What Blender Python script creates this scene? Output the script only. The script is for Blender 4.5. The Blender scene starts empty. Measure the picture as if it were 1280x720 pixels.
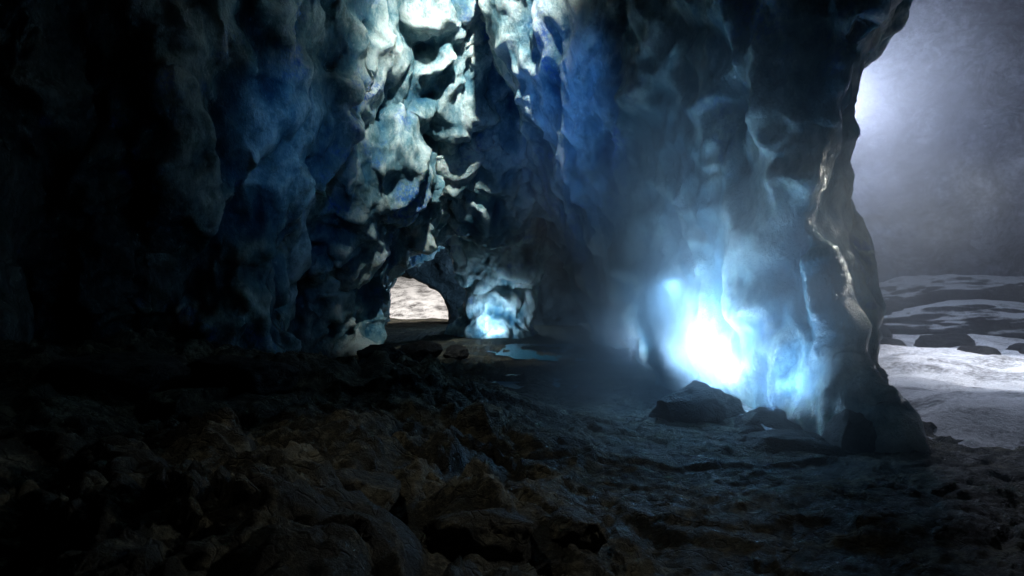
import bpy, math, numpy as np
from mathutils import Vector
rng=np.random.RandomState(7)
sc=bpy.context.scene
# ------------------------------------------------------------------ noise
N=64
TAB=rng.rand(N,N,N).astype(np.float32)
def vn(x,y,z,s=1.0,o=0.0):
    x=np.asarray(x,dtype=np.float32)/s+o+100; y=np.asarray(y,dtype=np.float32)/s+o*1.7+100; z=np.asarray(z,dtype=np.float32)/s+o*2.3+100
    xi=np.floor(x).astype(np.int32); yi=np.floor(y).astype(np.int32); zi=np.floor(z).astype(np.int32)
    fx=x-xi; fy=y-yi; fz=z-zi
    fx=fx*fx*(3-2*fx); fy=fy*fy*(3-2*fy); fz=fz*fz*(3-2*fz)
    r=0
    for a in (0,1):
        wa=fx if a else 1-fx
        for b in (0,1):
            wb=fy if b else 1-fy
            for c in (0,1):
                wc=fz if c else 1-fz
                r=r+wa*wb*wc*TAB[(xi+a)%N,(yi+b)%N,(zi+c)%N]
    return r*2-1
def fbm(x,y,z,s=1.0,o=0.0,n=4):
    r=0;a=1;t=0
    for i in range(n):
        r=r+a*vn(x,y,z,s,o+i*7.3); t+=a; a*=.5; s*=.5
    return r/t
JT=rng.rand(3,N,N,N).astype(np.float32)
def vor3(x,y,z,s,o=0.0):
    x=x/s+o+100; y=y/s+o*1.3+100; z=z/s+o*1.9+100
    xi=np.floor(x).astype(int); yi=np.floor(y).astype(int); zi=np.floor(z).astype(int)
    f1=np.full(x.shape,9.,dtype=np.float32); f2=f1.copy(); idv=np.zeros_like(f1)
    for a in (-1,0,1):
        for b in (-1,0,1):
            for c in (-1,0,1):
                cx=(xi+a);cy=(yi+b);cz=(zi+c)
                k=(cx%N,cy%N,cz%N)
                d=np.sqrt((cx+JT[0][k]-x)**2+(cy+JT[1][k]-y)**2+(cz+JT[2][k]-z)**2)
                m=d<f1
                f2=np.where(m,f1,np.minimum(f2,d)); idv=np.where(m,TAB[k],idv); f1=np.where(m,d,f1)
    return f1,f2,idv
def sstep(a,b,x):
    t=np.clip((x-a)/(b-a),0,1); return t*t*(3-2*t)
def smin(a,b,k):
    h=np.clip(.5+.5*(b-a)/k,0,1); return b*(1-h)+a*h-k*h*(1-h)
def smax(a,b,k): return -smin(-a,-b,k)
# ------------------------------------------------------------------ surface nets
def surfnets(F,org,h):
    I=F>0
    nx,ny,nz=F.shape
    c=np.zeros((nx-1,ny-1,nz-1),dtype=np.int8)
    for a in (0,1):
        for b in (0,1):
            for d in (0,1):
                c+=I[a:nx-1+a,b:ny-1+b,d:nz-1+d]
    act=(c>0)&(c<8)
    ci=np.argwhere(act)
    idx=-np.ones(act.shape,dtype=np.int64); idx[act]=np.arange(len(ci))
    P=np.zeros((len(ci),3)); cnt=np.zeros(len(ci))
    corners=[(a,b,d) for a in (0,1) for b in (0,1) for d in (0,1)]
    V={q:F[ci[:,0]+q[0],ci[:,1]+q[1],ci[:,2]+q[2]] for q in corners}
    for q in corners:
        for ax in range(3):
            if q[ax]==0:
                r=list(q); r[ax]=1; r=tuple(r)
                v0=V[q];v1=V[r]; m=(v0>0)!=(v1>0)
                t=np.where(m,v0/np.where(m,v0-v1,1),0)
                p=np.tile(np.array(q,float),(len(ci),1)); p[:,ax]+=t
                P[m]+=p[m]; cnt[m]+=1
    P/=cnt[:,None]
    P=(P+ci)*h+np.array(org)
    faces=[]
    for ax in range(3):
        s0=[slice(None)]*3; s1=[slice(None)]*3
        s0[ax]=slice(0,-1); s1[ax]=slice(1,None)
        A=I[tuple(s0)];B=I[tuple(s1)]
        e=np.argwhere(A!=B)
        u,v=[(1,2),(2,0),(0,1)][ax]
        ok=(e[:,u]>0)&(e[:,v]>0)&(e[:,u]<F.shape[u]-1)&(e[:,v]<F.shape[v]-1)
        e=e[ok]; flip=A[e[:,0],e[:,1],e[:,2]]
        def g(du,dv):
            k=e.copy();k[:,u]-=du;k[:,v]-=dv
            return idx[k[:,0],k[:,1],k[:,2]]
        q=np.stack([g(1,1),g(0,1),g(0,0),g(1,0)],1)
        q[~flip]=q[~flip][:,::-1]
        faces.append(q)
    return P,np.concatenate(faces)
def mesh_obj(name,P,Fc,mat,attrs=None,smooth=True):
    me=bpy.data.meshes.new(name)
    P=np.asarray(P,dtype=np.float32); Fc=np.asarray(Fc,dtype=np.int32)
    k=Fc.shape[1]
    me.vertices.add(len(P)); me.vertices.foreach_set('co',P.ravel())
    me.loops.add(Fc.size); me.loops.foreach_set('vertex_index',Fc.ravel())
    me.polygons.add(len(Fc)); me.polygons.foreach_set('loop_start',np.arange(0,Fc.size,k,dtype=np.int32))
    me.polygons.foreach_set('use_smooth',np.full(len(Fc),smooth))
    me.update(calc_edges=True); me.validate()
    if attrs:
        for n,v in attrs.items():
            a=me.attributes.new(n,'FLOAT','POINT'); a.data.foreach_set('value',np.asarray(v,dtype=np.float32))
    ob=bpy.data.objects.new(name,me); sc.collection.objects.link(ob)
    me.materials.append(mat)
    return ob
def vnormals(P,Fc):
    n=np.cross(P[Fc[:,2]]-P[Fc[:,0]],P[Fc[:,3]]-P[Fc[:,1]])
    V=np.zeros_like(P)
    for i in range(4): 
        for d in range(3): V[:,d]+=np.bincount(Fc[:,i],n[:,d],len(P))
    return V/(np.linalg.norm(V,axis=1)[:,None]+1e-9)
def subdiv(P,Fc):
    E=np.concatenate([np.stack([Fc[:,i],Fc[:,(i+1)%4]],1) for i in range(4)])
    Es=np.sort(E,1); U,inv=np.unique(Es,axis=0,return_inverse=True); inv=inv.reshape(4,-1)
    n=len(P); em=(P[U[:,0]]+P[U[:,1]])/2; fm=P[Fc].mean(1)
    acc=fm; s=np.zeros_like(em); c=np.zeros(len(U))
    for i in range(4):
        for d in range(3): s[:,d]+=np.bincount(inv[i],acc[:,d],len(U))
        c+=np.bincount(inv[i],None,len(U))
    em2=(em+s/c[:,None])/2
    em=np.where((c==2)[:,None],em2,em)
    P2=np.concatenate([P,em,fm]); e=inv+n; f=np.arange(len(Fc))+n+len(U)
    Q=np.concatenate([np.stack([Fc[:,i],e[i],f,e[(i+3)%4]],1) for i in range(4)])
    return P2,Q
def build(fn,lo,hi,h):
    ax=[np.arange(lo[i],hi[i],h) for i in range(3)]
    X,Y,Z=np.meshgrid(*[a.astype(np.float32) for a in ax],indexing='ij')
    F=fn(X,Y,Z)
    return surfnets(F,lo,h)
def ice_detail(P,Fc,amp=1.0,big=1.0):
    n0=vnormals(P,Fc)
    x,y,z=P.T
    wx=x+.6*vn(x,y,z,1.6,33); wy=y+.6*vn(x,y,z,1.6,43); wz=(z+.6*vn(x,y,z,1.6,53))*.42
    a1,a2,ia=vor3(wx,wy,wz,1.25,2.3)
    L0=1-np.clip(a1,0,1.1)**2
    rg=1-2*np.abs(vn(wx,wy,wz,1.5,61))
    P=P+n0*(.70*big*(L0-.6)*(.5+.8*ia)+.32*big*rg)[:,None]
    P,Fc=subdiv(P,Fc); n=vnormals(P,Fc)
    x,y,z=P.T
    wx=x+.35*fbm(x,y,z,.9,3,2); wy=y+.35*fbm(x,y,z,.9,13,2); wz=(z+.35*fbm(x,y,z,.9,23,2))*.55
    f1,f2,i1=vor3(wx,wy,wz,.60,1.3)
    lump=1-np.clip(f1,0,1)**2
    g1,g2,i2=vor3(wx,wy,wz*1.15,.30,5.1)
    cup=np.clip(g1,0,1)**2
    m=sstep(-.5,.4,vn(x,y,z,1.4,77))
    r1=1-2*np.abs(vn(wx,wy,wz,.62,81)); r2=1-2*np.abs(vn(wx,wy,wz,.27,91))
    d=.26*(lump-.6)*(.4+1.1*i1)+.32*(cup-.4)*m+.08*(.5-cup)*(1-m)+.19*r1+.085*r2+.05*fbm(x,y,z*.7,.35,31,3)
    P=P+n*(d*amp)[:,None]
    relief_tone=np.clip(.5+.5*(lump-.65)+.28*r1+.12*r2+.2*fbm(x,y,z*.6,1.6,41,3),0,1)  # tone follows the relief: paler on bulges, deep blue in creases
    return P,Fc,relief_tone
def painted_shade_attr(P):
    # shade of the left wall, painted into the ice colour
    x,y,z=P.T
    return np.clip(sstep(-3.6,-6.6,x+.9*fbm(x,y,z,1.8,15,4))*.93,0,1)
# ------------------------------------------------------------------ material helpers
def mat_new(name):
    m=bpy.data.materials.new(name); m.use_nodes=True; m.node_tree.nodes.clear(); return m,m.node_tree
class NT:
    def __init__(s,nt): s.nt=nt
    def n(s,t,**k):
        nd=s.nt.nodes.new(t)
        ins=k.pop('ins',{})
        for a,v in k.items(): setattr(nd,a,v)
        for a,v in ins.items():
            if isinstance(v,bpy.types.NodeSocket): s.nt.links.new(v,nd.inputs[a])
            else: nd.inputs[a].default_value=v
        return nd
    def math(s,op,a,b=0.0,clamp=False):
        return s.n('ShaderNodeMath',operation=op,use_clamp=clamp,ins={0:a,1:b}).outputs[0]
    def noise(s,vec,scale,detail=6,rough=.6,dist=0):
        return s.n('ShaderNodeTexNoise',ins={'Vector':vec,'Scale':scale,'Detail':detail,'Roughness':rough,'Distortion':dist}).outputs[0]
    def ramp(s,fac,pts):
        r=s.n('ShaderNodeValToRGB',ins={0:fac}); cr=r.color_ramp
        while len(cr.elements)<len(pts): cr.elements.new(.5)
        for e,(p,c) in zip(cr.elements,pts):
            e.position=p; e.color=(*c,1) if len(c)==3 else c
        return r.outputs[0]
    def mix(s,f,a,b):
        m=s.n('ShaderNodeMix',data_type='RGBA'); 
        for i,v in ((0,f),(6,a),(7,b)):
            if isinstance(v,bpy.types.NodeSocket): s.nt.links.new(v,m.inputs[i])
            else: m.inputs[i].default_value=v if i==0 else (*v,1)
        return m.outputs[2]
def ice_mat(name):
    m,nt=mat_new(name); g=NT(nt)
    co=g.n('ShaderNodeTexCoord').outputs['Object']
    mp=g.n('ShaderNodeMapping',ins={'Vector':co,'Scale':(1,1,.6)}).outputs[0]
    fr=g.n('ShaderNodeAttribute',attribute_name='relief_tone').outputs['Fac']
    painted_shade=g.n('ShaderNodeAttribute',attribute_name='painted_shade').outputs['Fac']
    n1=g.noise(mp,.7,4,.6); n2=g.noise(mp,5,7,.74)
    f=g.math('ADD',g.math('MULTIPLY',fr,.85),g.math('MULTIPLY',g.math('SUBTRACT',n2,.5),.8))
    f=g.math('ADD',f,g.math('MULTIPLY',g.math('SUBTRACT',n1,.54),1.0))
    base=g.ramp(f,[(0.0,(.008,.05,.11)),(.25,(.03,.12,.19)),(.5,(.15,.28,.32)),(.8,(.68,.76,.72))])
    base=g.mix(painted_shade,base,(.012,.018,.020))  # darkens the left wall by the shade put into its colour
    bl=g.ramp(g.noise(co,.55,3,.6),[(.56,(0,0,0)),(.66,(1,1,1))])
    sp=g.ramp(g.noise(co,7,3,.8),[(.42,(0,0,0)),(.60,(1,1,1))])
    base=g.mix(g.math('MULTIPLY',g.math('MULTIPLY',bl,sp),.8),base,(.015,.13,.50))
    dirt=g.ramp(g.noise(co,1.9,5,.75),[(.52,(0,0,0)),(.66,(1,1,1))])
    base=g.mix(g.math('MULTIPLY',dirt,.55),base,(.03,.075,.065))
    rough=g.n('ShaderNodeMapRange',ins={0:n2,1:.35,2:.7,3:.08,4:.32}).outputs[0]
    b=g.n('ShaderNodeBump',ins={'Strength':.9,'Distance':.12,'Height':n2}).outputs[0]
    sss=g.math('MULTIPLY',g.math('SUBTRACT',1.0,painted_shade),.32)
    p=g.n('ShaderNodeBsdfPrincipled',ins={'Base Color':base,'Roughness':rough,'Normal':b,'IOR':1.5,
        'Subsurface Weight':sss,'Subsurface Radius':(.25,.6,1.0),'Subsurface Scale':.16})
    g.n('ShaderNodeOutputMaterial',ins={0:p.outputs[0]})
    return m
def rock_mat(name,c0,c1,c2,sc_=1.0,wet=.35,snow=None,spec=.3,bump=.12):
    m,nt=mat_new(name); g=NT(nt)
    co=g.n('ShaderNodeTexCoord').outputs['Object']
    n1=g.noise(co,1.3*sc_,5,.7); n2=g.noise(co,9*sc_,7,.8)
    f=g.math('ADD',g.math('MULTIPLY',n1,.55),g.math('MULTIPLY',n2,.45))
    base=g.ramp(f,[(.40,c0),(.5,c1),(.60,c2)])
    if snow:
        geo=g.n('ShaderNodeNewGeometry').outputs['Normal']
        nz=g.n('ShaderNodeSeparateXYZ',ins={0:geo}).outputs[2]
        s=g.math('ADD',nz,g.math('MULTIPLY',g.math('SUBTRACT',n1,.5),1.2))
        s=g.n('ShaderNodeMapRange',ins={0:s,1:snow,2:snow+.25,3:0.0,4:1.0}).outputs[0]
        base=g.mix(s,base,(.72,.75,.80))
        h=n2
    else:
        wv=g.n('ShaderNodeVectorMath',operation='ADD',ins={0:co,1:g.n('ShaderNodeTexNoise',ins={'Vector':co,'Scale':2.5*sc_,'Detail':3}).outputs[1]}).outputs[0]
        cr=g.n('ShaderNodeTexVoronoi',feature='DISTANCE_TO_EDGE',ins={'Vector':wv,'Scale':2.6*sc_}).outputs[0]
        crk=g.n('ShaderNodeMapRange',ins={0:cr,1:0.0,2:.05,3:0.0,4:1.0}).outputs[0]
        base=g.mix(g.math('MULTIPLY',g.math('SUBTRACT',1.0,crk),n1),base,tuple(x*.35 for x in c0))
        h=g.math('ADD',n2,g.math('MULTIPLY',crk,.2))
    rough=g.n('ShaderNodeMapRange',ins={0:n1,1:.35,2:.65,3:wet,4:.9}).outputs[0]
    b=g.n('ShaderNodeBump',ins={'Strength':1.0,'Distance':bump/sc_,'Height':h}).outputs[0]
    p=g.n('ShaderNodeBsdfPrincipled',ins={'Base Color':base,'Roughness':rough,'Normal':b,'Specular IOR Level':spec})
    g.n('ShaderNodeOutputMaterial',ins={0:p.outputs[0]})
    return m
ICE=ice_mat('glacier_ice')
GROUND=rock_mat('cave_floor_rock',(.014,.016,.012),(.055,.055,.040),(.30,.28,.20),1.0,.5,spec=.3,bump=.18)
BOULD=rock_mat('boulder_rock',(.012,.012,.014),(.028,.028,.03),(.07,.07,.068),1.3,.5,spec=.2)
BACK=rock_mat('back_rock',(.04,.06,.07),(.10,.13,.15),(.26,.29,.31),.5,.4)
STRATA=rock_mat('layered_rock',(.05,.06,.10),(.16,.18,.25),(.42,.46,.55),.35,.8,snow=1.1,spec=.1,bump=.08)
LEDGE=rock_mat('snowy_rock',(.02,.02,.025),(.045,.045,.05),(.10,.10,.11),.6,.7,snow=.60,spec=.1)
def snow_mat():
    m,nt=mat_new('snow'); g=NT(nt)
    co=g.n('ShaderNodeTexCoord').outputs['Object']
    n1=g.noise(co,1.2,4,.6); n2=g.noise(co,14,5,.75)
    f=g.math('ADD',g.math('MULTIPLY',n1,.55),g.math('MULTIPLY',n2,.45))
    base=g.ramp(f,[(.40,(.09,.085,.085)),(.47,(.5,.5,.52)),(.54,(.82,.82,.84))])
    b=g.n('ShaderNodeBump',ins={'Strength':.9,'Distance':.08,'Height':f}).outputs[0]
    p=g.n('ShaderNodeBsdfPrincipled',ins={'Base Color':base,'Roughness':.75,'Normal':b})
    g.n('ShaderNodeOutputMaterial',ins={0:p.outputs[0]}); return m
SNOW=snow_mat()
# ------------------------------------------------------------------ cave geometry fields
def xl(y,z):
    b=np.interp(y,[-2,5,9.7,12.4,17,26],[-8.6,-8.2,-7.6,-5.3,-3.75,-6.3])
    lean=np.interp(z,[0,1.9,3,3.8,6,12],[0,.1,.6,1.4,2.3,3.2])
    lean2=np.interp(z,[0,4,12],[0,.9,2.2])
    w=sstep(12,17,y)
    return b+lean*w+lean2*(1-w)
def f_left(X,Y,Z):
    fl=(xl(Y,Z)-X)*.85
    za=np.interp(Y,[16,19,24,27],[5.2,3.9,4.4,4.6])-.35*np.cos((X+.8)*1.5)-.2*np.abs(X+.7)+.35
    yf=np.interp(Z,[3,5,8,12.5],[19.3,17.2,15.0,13.0])+.6*np.sin(X*1.25+.6)
    fa=smin(Z-za,Y-yf,.9)
    fa=smin(fa,28-Y,.5)
    f=smax(fl,fa,1.3)
    f=f+.6*vn(X,Y,Z*.3,1.5,2.2)+.7*fbm(X,Y,Z*.7,3.2,9.1,2)+.2*vn(X,Y,Z*.35,.7,5)
    for c,r in (((-1.05,16.2,5.35),(.36,1.3,.58)),((-.28,15.9,5.2),(.38,1.3,.65))):
        d=np.sqrt(((X-c[0])/r[0])**2+((Y-c[1])/r[1])**2+((Z-c[2])/r[2])**2)
        f=smin(f,(d-1)*.35,.15)
    return f
def f_right(X,Y,Z):
    xb=np.interp(Y,[6.8,8.8,11,13.6,22.6,28],[4.2,3.65,3.3,3.2,3.15,4.5])
    ln=np.interp(Y,[7,10,13.5,22,28],[0,.16,.44,.36,.3])
    xr=xb-ln*np.interp(Z,[0,8,13],[0,8,9.5])
    zz=1.7+(Z-1.7)*7.4/np.maximum(Y,6.5)
    off=np.interp(zz,[-1,0,.8,1.7,2.7,3.7,4.85,6,9],[4.35,4.2,3.85,3.65,3.2,3.4,4.1,4.9,6.8])
    rf=off+.42*(Y-7)-X
    f=smin((X-xr)*.9,rf*.85,.2)
    f=smin(f,27-Y,.6)
    t=Y*.55+Z*1.0
    rid=np.abs(vn(t*1.0,X*.2,Y*.15,.9,4.4))
    w=sstep(10,13,Y)
    amp=.45*sstep(7.5,10,Y)+.10
    f=f+amp*(.5*vn(X,Y,Z*.5,1.3,12.2)+.7*fbm(X,Y,Z*.7,2.6,19.1,2))+.45*w*(.4-rid)
    return f+.07*vn(X,Y,Z,.5,3)
P,Fc=build(f_left,(-12.5,1.0,-.9),(4.4,28.6,13.2),.125)
P,Fc,fr=ice_detail(P,Fc); mesh_obj('ice_cave_wall',P,Fc,ICE,{'relief_tone':fr,'painted_shade':painted_shade_attr(P)})
P,Fc=build(f_right,(-1.5,5.6,-.9),(14.5,27.6,12.5),.125)
P,Fc,fr=ice_detail(P,Fc,.75,.42); mesh_obj('ice_cave_wall.001',P,Fc,ICE,{'relief_tone':fr})
def f_pil(X,Y,Z):
    r=np.interp(Z,[-1,0,.6,1.6,2.6,3.6,5.5],[1.6,1.45,1.25,1.05,1.3,1.8,3.0])
    r=r*(1+.12*np.sin(3*np.arctan2(Y-24.7,X+.75)+Z))
    return r-np.sqrt((X+.8-.12*Z)**2+(Y-24.7)**2)+.25*vn(X,Y,Z,.9,6)+.1*vn(X,Y,Z,.4,16)
P,Fc=build(f_pil,(-4.5,21,-.9),(3.5,28,5.2),.1)
P,Fc,fr=ice_detail(P,Fc,.7,.6); mesh_obj('ice_pillar',P,Fc,ICE,{'relief_tone':np.clip(fr+.15,0,1)})
def f_back(X,Y,Z):
    f=(Y-31)+1.1*fbm(X,Y,Z,3,6.6,3)+.4*vn(X,Y,Z,.8,2)
    d=np.sqrt(((X+6.0)/2.9)**2+((Z-.0)/2.4)**2)
    f=smin(f,(d-1)*2.0,.5)
    return smin(f,35-Y,.4)
P,Fc=build(f_back,(-16,27,-1),(14,36,14),.2)
P,Fc=subdiv(P,Fc); nrm=vnormals(P,Fc)
g1,g2,gi=vor3(P[:,0],P[:,1],P[:,2],1.0,3); P=P+nrm*(.35*(gi-.5)*np.clip((g2-g1)*4,0,1)+.15*fbm(P[:,0],P[:,1],P[:,2],.6,3,3))[:,None]
mesh_obj('rock_wall',P,Fc,BACK)
u=np.linspace(0,1,420); v=np.linspace(0,1,300)
U,V=np.meshgrid(u,v,indexing='ij')
bx=np.interp(U,[0,.25,.6,1],[6.5,14,25,30]); by=np.interp(U,[0,.25,.6,1],[33,30,25,12])
Z=-1+V*20
t=Z*1.0-.40*bx+1.3*fbm(bx,by,Z,5,2.2,4)
lay=vn(t,bx*.10,by*.1,1.5,3)*1.1+vn(t,bx*.2,by*.2,.6,9)*.45+1.6*np.abs(vn(t,bx*.12,by*.1,3.1,19))
d=lay+4.8*fbm(bx,by,Z*.8,6,8.8,4)+.8*fbm(bx,by,Z*1.5,1.4,18.8,4)
nx,ny=-.55,-.83
X=bx+nx*(d+.12*Z); Y=by+ny*(d+.12*Z)
P=np.stack([X,Y,Z],-1).reshape(-1,3)
def gridfaces(a,b):
    i=np.arange(a-1)[:,None]*b+np.arange(b-1)[None,:]
    i=i.ravel(); return np.stack([i,i+b,i+b+1,i+1],1)
mesh_obj('layered_rock_wall',P,gridfaces(*U.shape),STRATA)
# ------------------------------------------------------------------ ground
def axis(a,b,h,lo,hi):
    c=list(np.arange(a,b,h)); s=h; x=a
    L=[]
    while x>lo: s*=1.15; x-=s; L.append(x)
    x=c[-1]; s=h; R=[]
    while x<hi: s*=1.15; x+=s; R.append(x)
    return np.array(L[::-1]+c+R)
def vor2(x,y,s,o): return vor3(x,y,np.zeros_like(x),s,o)
def gbase(x,y):
    h=.42*sstep(.8,-2.2,x)*sstep(14,9,y)+.5*sstep(-3.2,-6.5,x)*sstep(20,11,y)
    h=h+.2*fbm(x,y,x*0,2.6,3.3,3)
    h=h-.10*np.exp(-(((x-.8)/1.5)**2+((y-15.5)/5)**2))
    return h
def ground_h(x,y):
    wx=x+.35*fbm(x,y,x*0,.9,1,5); wy=y+.35*fbm(x,y,x*0,.9,11,5)
    rk=np.clip(.35+.85*sstep(1.6,-1.0,x)*sstep(17,12,y)+.25*sstep(3,5,x),0,1.15)*sstep(40,24,y)
    h=gbase(x,y)
    for s,a in ((1.7,.20),(.75,.16),(.3,.08),(.14,.03)):
        f1,f2,i=vor2(wx,wy,s,s*9)
        e=np.clip((f2-f1)*6,0,1)
        tilt=(np.sin(i*97)*.5*(wx%s)/s)+(np.cos(i*71)*.5*(wy%s)/s)
        msk=np.clip(.6+.9*vn(x,y,x*0,1.5,s*31),0,1) if s<1 else 1
        h=h+rk*a*msk*((i*.95+.15)*e+tilt*e-.2*f1)
    h=h+.16*rk*fbm(x,y,x*0,.5,44,6)+.03*fbm(x,y,x*0,.16,54,3)
    return h-.14
xs=axis(-8.5,9.5,.034,-160,160); ys=axis(2.4,12.5,.034,-30,260)
X,Y=np.meshgrid(xs,ys,indexing='ij')
H=ground_h(X.ravel(),Y.ravel())
mesh_obj('ground',np.stack([X.ravel(),Y.ravel(),H],1),gridfaces(*X.shape),GROUND)
xs=axis(3.5,14,.07,3.2,34); ys=axis(4.5,26,.07,4.2,32)
X,Y=np.meshgrid(xs,ys,indexing='ij'); x=X.ravel();y=Y.ravel()
cover=.14*sstep(.0,1.1,x-(4.2+.42*(y-7)))+.30*fbm(x,y,x*0,2.0,71,6)+.06-.36*sstep(8.4,6.9,y)
H=gbase(x,y)+.0+cover+.03*fbm(x,y,x*0,.3,5,3)
mesh_obj('snow',np.stack([x,y,H],1),gridfaces(*X.shape),SNOW)
xs=np.linspace(-16,4,160); ys=np.linspace(33,60,160); X,Y=np.meshgrid(xs,ys,indexing='ij')
H=-.3+2.9*sstep(34,52,Y)+.5*fbm(X,Y,X*0,5,2,4)
mesh_obj('snow_bank',np.stack([X.ravel(),Y.ravel(),H.ravel()],1),gridfaces(*X.shape),SNOW)
# ------------------------------------------------------------------ boulders
import bmesh
def boulder(name,loc,size,seed,mat=BOULD,sub=5,rot=0.):
    bm=bmesh.new(); bmesh.ops.create_icosphere(bm,subdivisions=sub,radius=1)
    r=np.random.RandomState(seed)
    pl=[(lambda v:(v/np.linalg.norm(v),r.uniform(.62,.92)))(r.normal(size=3)) for _ in range(16)]
    co=np.array([v.co[:] for v in bm.verts])
    for n_,d_ in pl:
        s=co@n_; over=np.clip(s-d_,0,None); co=co-np.outer(over*.93,n_)
    q=co*2+seed*3.1
    dd=.24*fbm(q[:,0],q[:,1],q[:,2],1.3,seed,5)+.05*fbm(q[:,0],q[:,1],q[:,2],.25,seed,3)
    co=co*(1+dd)[:,None]*np.array(size)
    c,s=math.cos(rot),math.sin(rot)
    co=np.stack([co[:,0]*c-co[:,1]*s,co[:,0]*s+co[:,1]*c,co[:,2]],1)
    for v,p in zip(bm.verts,co): v.co=p
    me=bpy.data.meshes.new(name); bm.to_mesh(me); bm.free()
    for p in me.polygons: p.use_smooth=True
    ob=bpy.data.objects.new(name,me); ob.location=loc; sc.collection.objects.link(ob); me.materials.append(mat); return ob
bl=[((2.55,8.9,-.02),(.70,.5,.46)),((3.3,8.1,-.14),(.7,.45,.30)),((3.85,7.25,-.05),(.26,.35,.40)),((3.2,7.4,-.20),(.8,.5,.26)),
    ((-3.6,8.4,.5),(.9,.6,.36)),((-4.6,7.4,.6),(.8,.6,.35)),((-2.2,15.2,.1),(.7,.5,.35)),((-1.4,16.3,.05),(.5,.4,.25)),
    ((-2.8,13.6,.2),(.6,.5,.35)),((-.2,4.15,.1),(.42,.3,.2)),((-1.1,4.6,.2),(.4,.35,.22)),((.45,4.4,.02),(.28,.25,.15)),
    ((9.2,16.0,.1),(.7,.5,.4)),((10.5,14.5,.1),(.6,.5,.3)),((11.5,17,.1),(1.1,.7,.5)),((10.4,18.4,.3),(.6,.5,.9)),
    ((9.9,11.6,.0),(.35,.3,.2)),((5.6,8.2,.0),(.2,.2,.12)),((4.6,7.6,-.05),(.3,.25,.2)),((8.6,15.2,.05),(.4,.35,.25)),((12.3,15.4,.05),(.5,.4,.3))]
for i,(l,s) in enumerate(bl):
    boulder('boulder' if i==0 else 'boulder.%03d'%i,l,s,i+3,GROUND if i in(9,10,11) else BOULD,5,rot=i*.7 if i>3 else 0)
boulder('snow_covered_ledge',(15.8,20.0,.45),(4.6,1.6,.85),77,LEDGE,6,.05)
boulder('snow_covered_ledge.001',(16.6,23.5,.9),(4.4,1.8,1.3),79,LEDGE,6,-.1)
# ------------------------------------------------------------------ puddles
m,nt=mat_new('water'); g=NT(nt); co=g.n('ShaderNodeTexCoord').outputs['Object']
b=g.n('ShaderNodeBump',ins={'Strength':.3,'Distance':.02,'Height':g.noise(co,6,3,.5)}).outputs[0]
p=g.n('ShaderNodeBsdfPrincipled',ins={'Base Color':(.01,.14,.26,1),'Roughness':.35,'Normal':b,'IOR':1.33})
g.n('ShaderNodeOutputMaterial',ins={0:p.outputs[0]}); WATER=m
def puddle(name,cx,cy,rx,ry,seed):
    n=72; a=np.linspace(0,2*np.pi,n,endpoint=False)
    r=1+.25*vn(np.cos(a)*1.5,np.sin(a)*1.5,a*0,.6,seed)+.1*vn(np.cos(a)*4,np.sin(a)*4,a*0,.6,seed)
    gx=cx+rng.uniform(-rx,rx,400); gy=cy+rng.uniform(-ry,ry,400)
    z=float(np.percentile(ground_h(gx,gy),42))
    me=bpy.data.meshes.new(name)
    me.from_pydata([(cx+rx*q*math.cos(t),cy+ry*q*math.sin(t),z) for q,t in zip(r,a)],[],[list(range(n))])
    ob=bpy.data.objects.new(name,me); sc.collection.objects.link(ob); me.materials.append(WATER)
puddle('puddle',1.2,18.6,1.9,2.4,1)
puddle('puddle.001',.55,12.9,.9,1.3,4)
# ------------------------------------------------------------------ mist volumes
def mist(name,loc,size,dens,color,nscale=None,power=2.0,lo=.35,hi=.7,box=False,step=2.5):
    bm=bmesh.new()
    if box: bmesh.ops.create_cube(bm,size=2)
    else: bmesh.ops.create_icosphere(bm,subdivisions=3,radius=1)
    me=bpy.data.meshes.new(name); bm.to_mesh(me); bm.free()
    ob=bpy.data.objects.new(name,me); ob.location=loc; ob.scale=size; sc.collection.objects.link(ob)
    m,nt=mat_new(name); g=NT(nt)
    v=g.n('ShaderNodeVolumeScatter',ins={'Color':(*color,1),'Density':dens})
    if nscale is not None:
        co=g.n('ShaderNodeTexCoord').outputs['Object']
        ln=g.n('ShaderNodeVectorMath',operation='LENGTH',ins={0:co}).outputs['Value']
        d=g.math('MULTIPLY',g.math('POWER',g.math('SUBTRACT',1.0,ln,True),power),dens)
        if nscale>0:
            wp=g.n('ShaderNodeNewGeometry').outputs['Position']
            ns=g.noise(wp,nscale,2,.6)
            nm=g.n('ShaderNodeMapRange',ins={0:ns,1:lo,2:hi,3:.10,4:1.0}).outputs[0]
            d=g.math('MULTIPLY',d,nm)
        nt.links.new(d,v.inputs['Density'])
        try: m.cycles.volume_step_rate=step
        except Exception as e: print(e)
    g.n('ShaderNodeOutputMaterial',ins={1:v.outputs[0]})
    me.materials.append(m); return ob
mist('mist',(2.8,10.1,1.6),(4.1,5.9,4.3),1.15,(.88,.94,1.0),.8,1.3)
mist('mist.001',(21,22,8),(15,11,9),.008,(.85,.9,1.0),box=True)
mist('mist.002',(9.2,15.8,6.0),(4.0,4.6,5.4),.13,(.85,.9,1.0),0,1.5,step=4)
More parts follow.
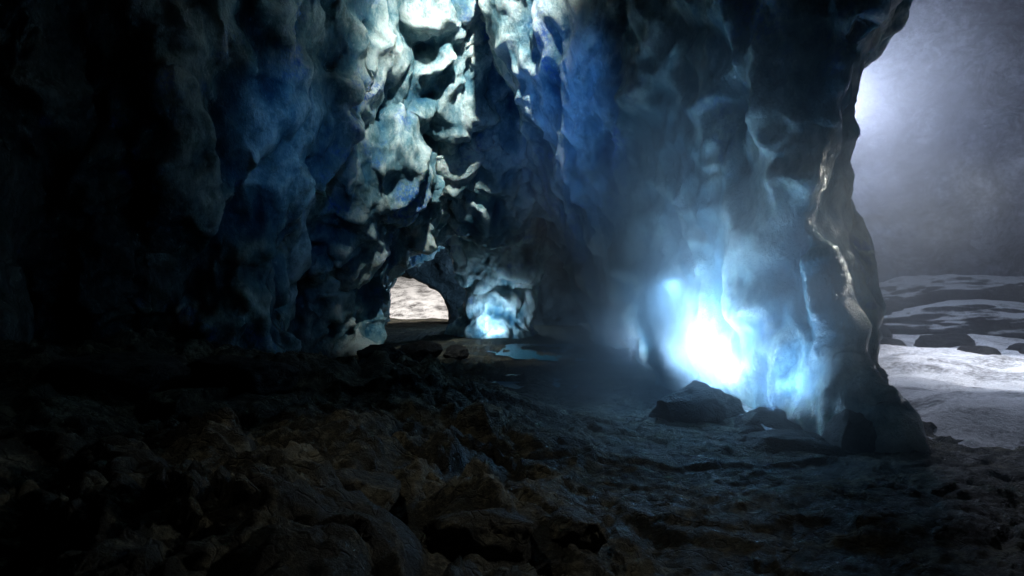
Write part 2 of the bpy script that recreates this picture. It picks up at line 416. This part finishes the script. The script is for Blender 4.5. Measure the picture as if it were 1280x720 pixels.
# ------------------------------------------------------------------ lights
def light(kind,name,loc,energy,color,target=None,size=.1,spot=60,blend=.8):
    l=bpy.data.lights.new(name,kind); l.energy=energy; l.color=color
    if kind=='SPOT': l.spot_size=math.radians(spot); l.spot_blend=blend
    if kind!='SUN': l.shadow_soft_size=size
    ob=bpy.data.objects.new(name,l); ob.location=loc; sc.collection.objects.link(ob)
    if target: ob.rotation_euler=(Vector(target)-Vector(loc)).to_track_quat('-Z','Y').to_euler()
    return ob
light('SPOT','mist_lamp',(2.3,9.5,.6),950,(.34,.64,1.0),(4.2,9.0,1.5),.35,155,1.0)
light('SPOT','mist_uplight_lamp',(2.9,9.3,.15),1150,(.25,.56,1.0),(3.0,9.5,4),.3,105,1.0)
light('SPOT','near_mist_lamp',(3.2,7.9,.2),190,(.18,.48,1.0),(3.9,8.2,3),.2,110,1.0)
light('SPOT','ground_glow_fill',(2.6,10.4,1.8),450,(.20,.52,1.0),(1.9,8.3,0),.15,105,1.0)  # added light, gives the ground a blue sheen
light('SPOT','ridge_base_lamp',(2.2,11.9,.6),420,(.34,.62,1.0),(3.3,14.6,1.8),.3,120,1.0)
light('SPOT','pillar_lamp',(-.6,22.2,.3),360,(.42,.70,1.0),(-.7,24.7,1.0),.1,115,1.0)
light('POINT','passage_fill',(-.4,27.6,1.6),300,(.42,.70,1.0),size=.1)  # added fill hidden behind the pillar, brightens the back rock
light('SPOT','shaft_lamp',(-.1,7.5,11.4),10500,(.88,.97,.95),(-.7,17.0,4.8),.15,48,1.0)
light('SPOT','blue_ridge_fill',(-.8,10.0,4.2),230,(.07,.30,1.0),(1.9,14.0,5.2),.1,90,1.0)  # added deep blue light to tint the ridge, no source there
light('POINT','chamber_glow_lamp',(7.75,15.8,6.2),2000,(.64,.74,1.0),size=.3)
light('SPOT','chamber_wall_fill',(9.9,18.5,9),11000,(.55,.68,1.0),(12.0,28,7),.2,62,1.0)  # added spot to bring out the chamber's back wall
light('SPOT','chamber_floor_fill',(11.0,11,6),2800,(.88,.92,1.0),(9.0,12.6,0),.4,64,1.0)  # unseen fill added to brighten the chamber snow
light('SPOT','rim_fill',(7.8,9.4,3.6),700,(.95,.97,.92),(4.1,7.3,2.4),.2,32,1.0)  # added out-of-view light for a pale edge on the wall tip
light('POINT','exit_lamp',(-6,38,9),4500,(1.0,.93,.85),size=1)
light('SPOT','floor_fill',(-2.8,7.0,6),190,(1.0,.95,.80),(-.4,5.3,0),.1,48,1.0)  # unseen overhead fill added for the foreground rocks
light('SPOT','blue_wall_fill',(-1.6,8.5,5.6),150,(.12,.42,1.0),(-4.9,13.0,3.9),.1,46,1.0)  # added blue light to colour the left wall, no source there
w=bpy.data.worlds.new('World'); sc.world=w; w.use_nodes=True
nt=w.node_tree; bg=nt.nodes['Background']; sky=nt.nodes.new('ShaderNodeTexSky'); sky.sky_type='NISHITA'; sky.sun_disc=False
sky.sun_elevation=math.radians(8); sky.sun_rotation=math.radians(40)
nt.links.new(sky.outputs[0],bg.inputs[0]); bg.inputs[1].default_value=.0006
cam=bpy.data.cameras.new('camera'); co=bpy.data.objects.new('camera',cam); sc.collection.objects.link(co)
co.location=(0,0,1.7); co.rotation_euler=(math.radians(90),0,0)
cam.sensor_width=36; cam.lens=36*800/1280; cam.clip_end=1000
sc.camera=co
sc.view_settings.view_transform='Standard'; sc.view_settings.look='None'; sc.view_settings.exposure=0
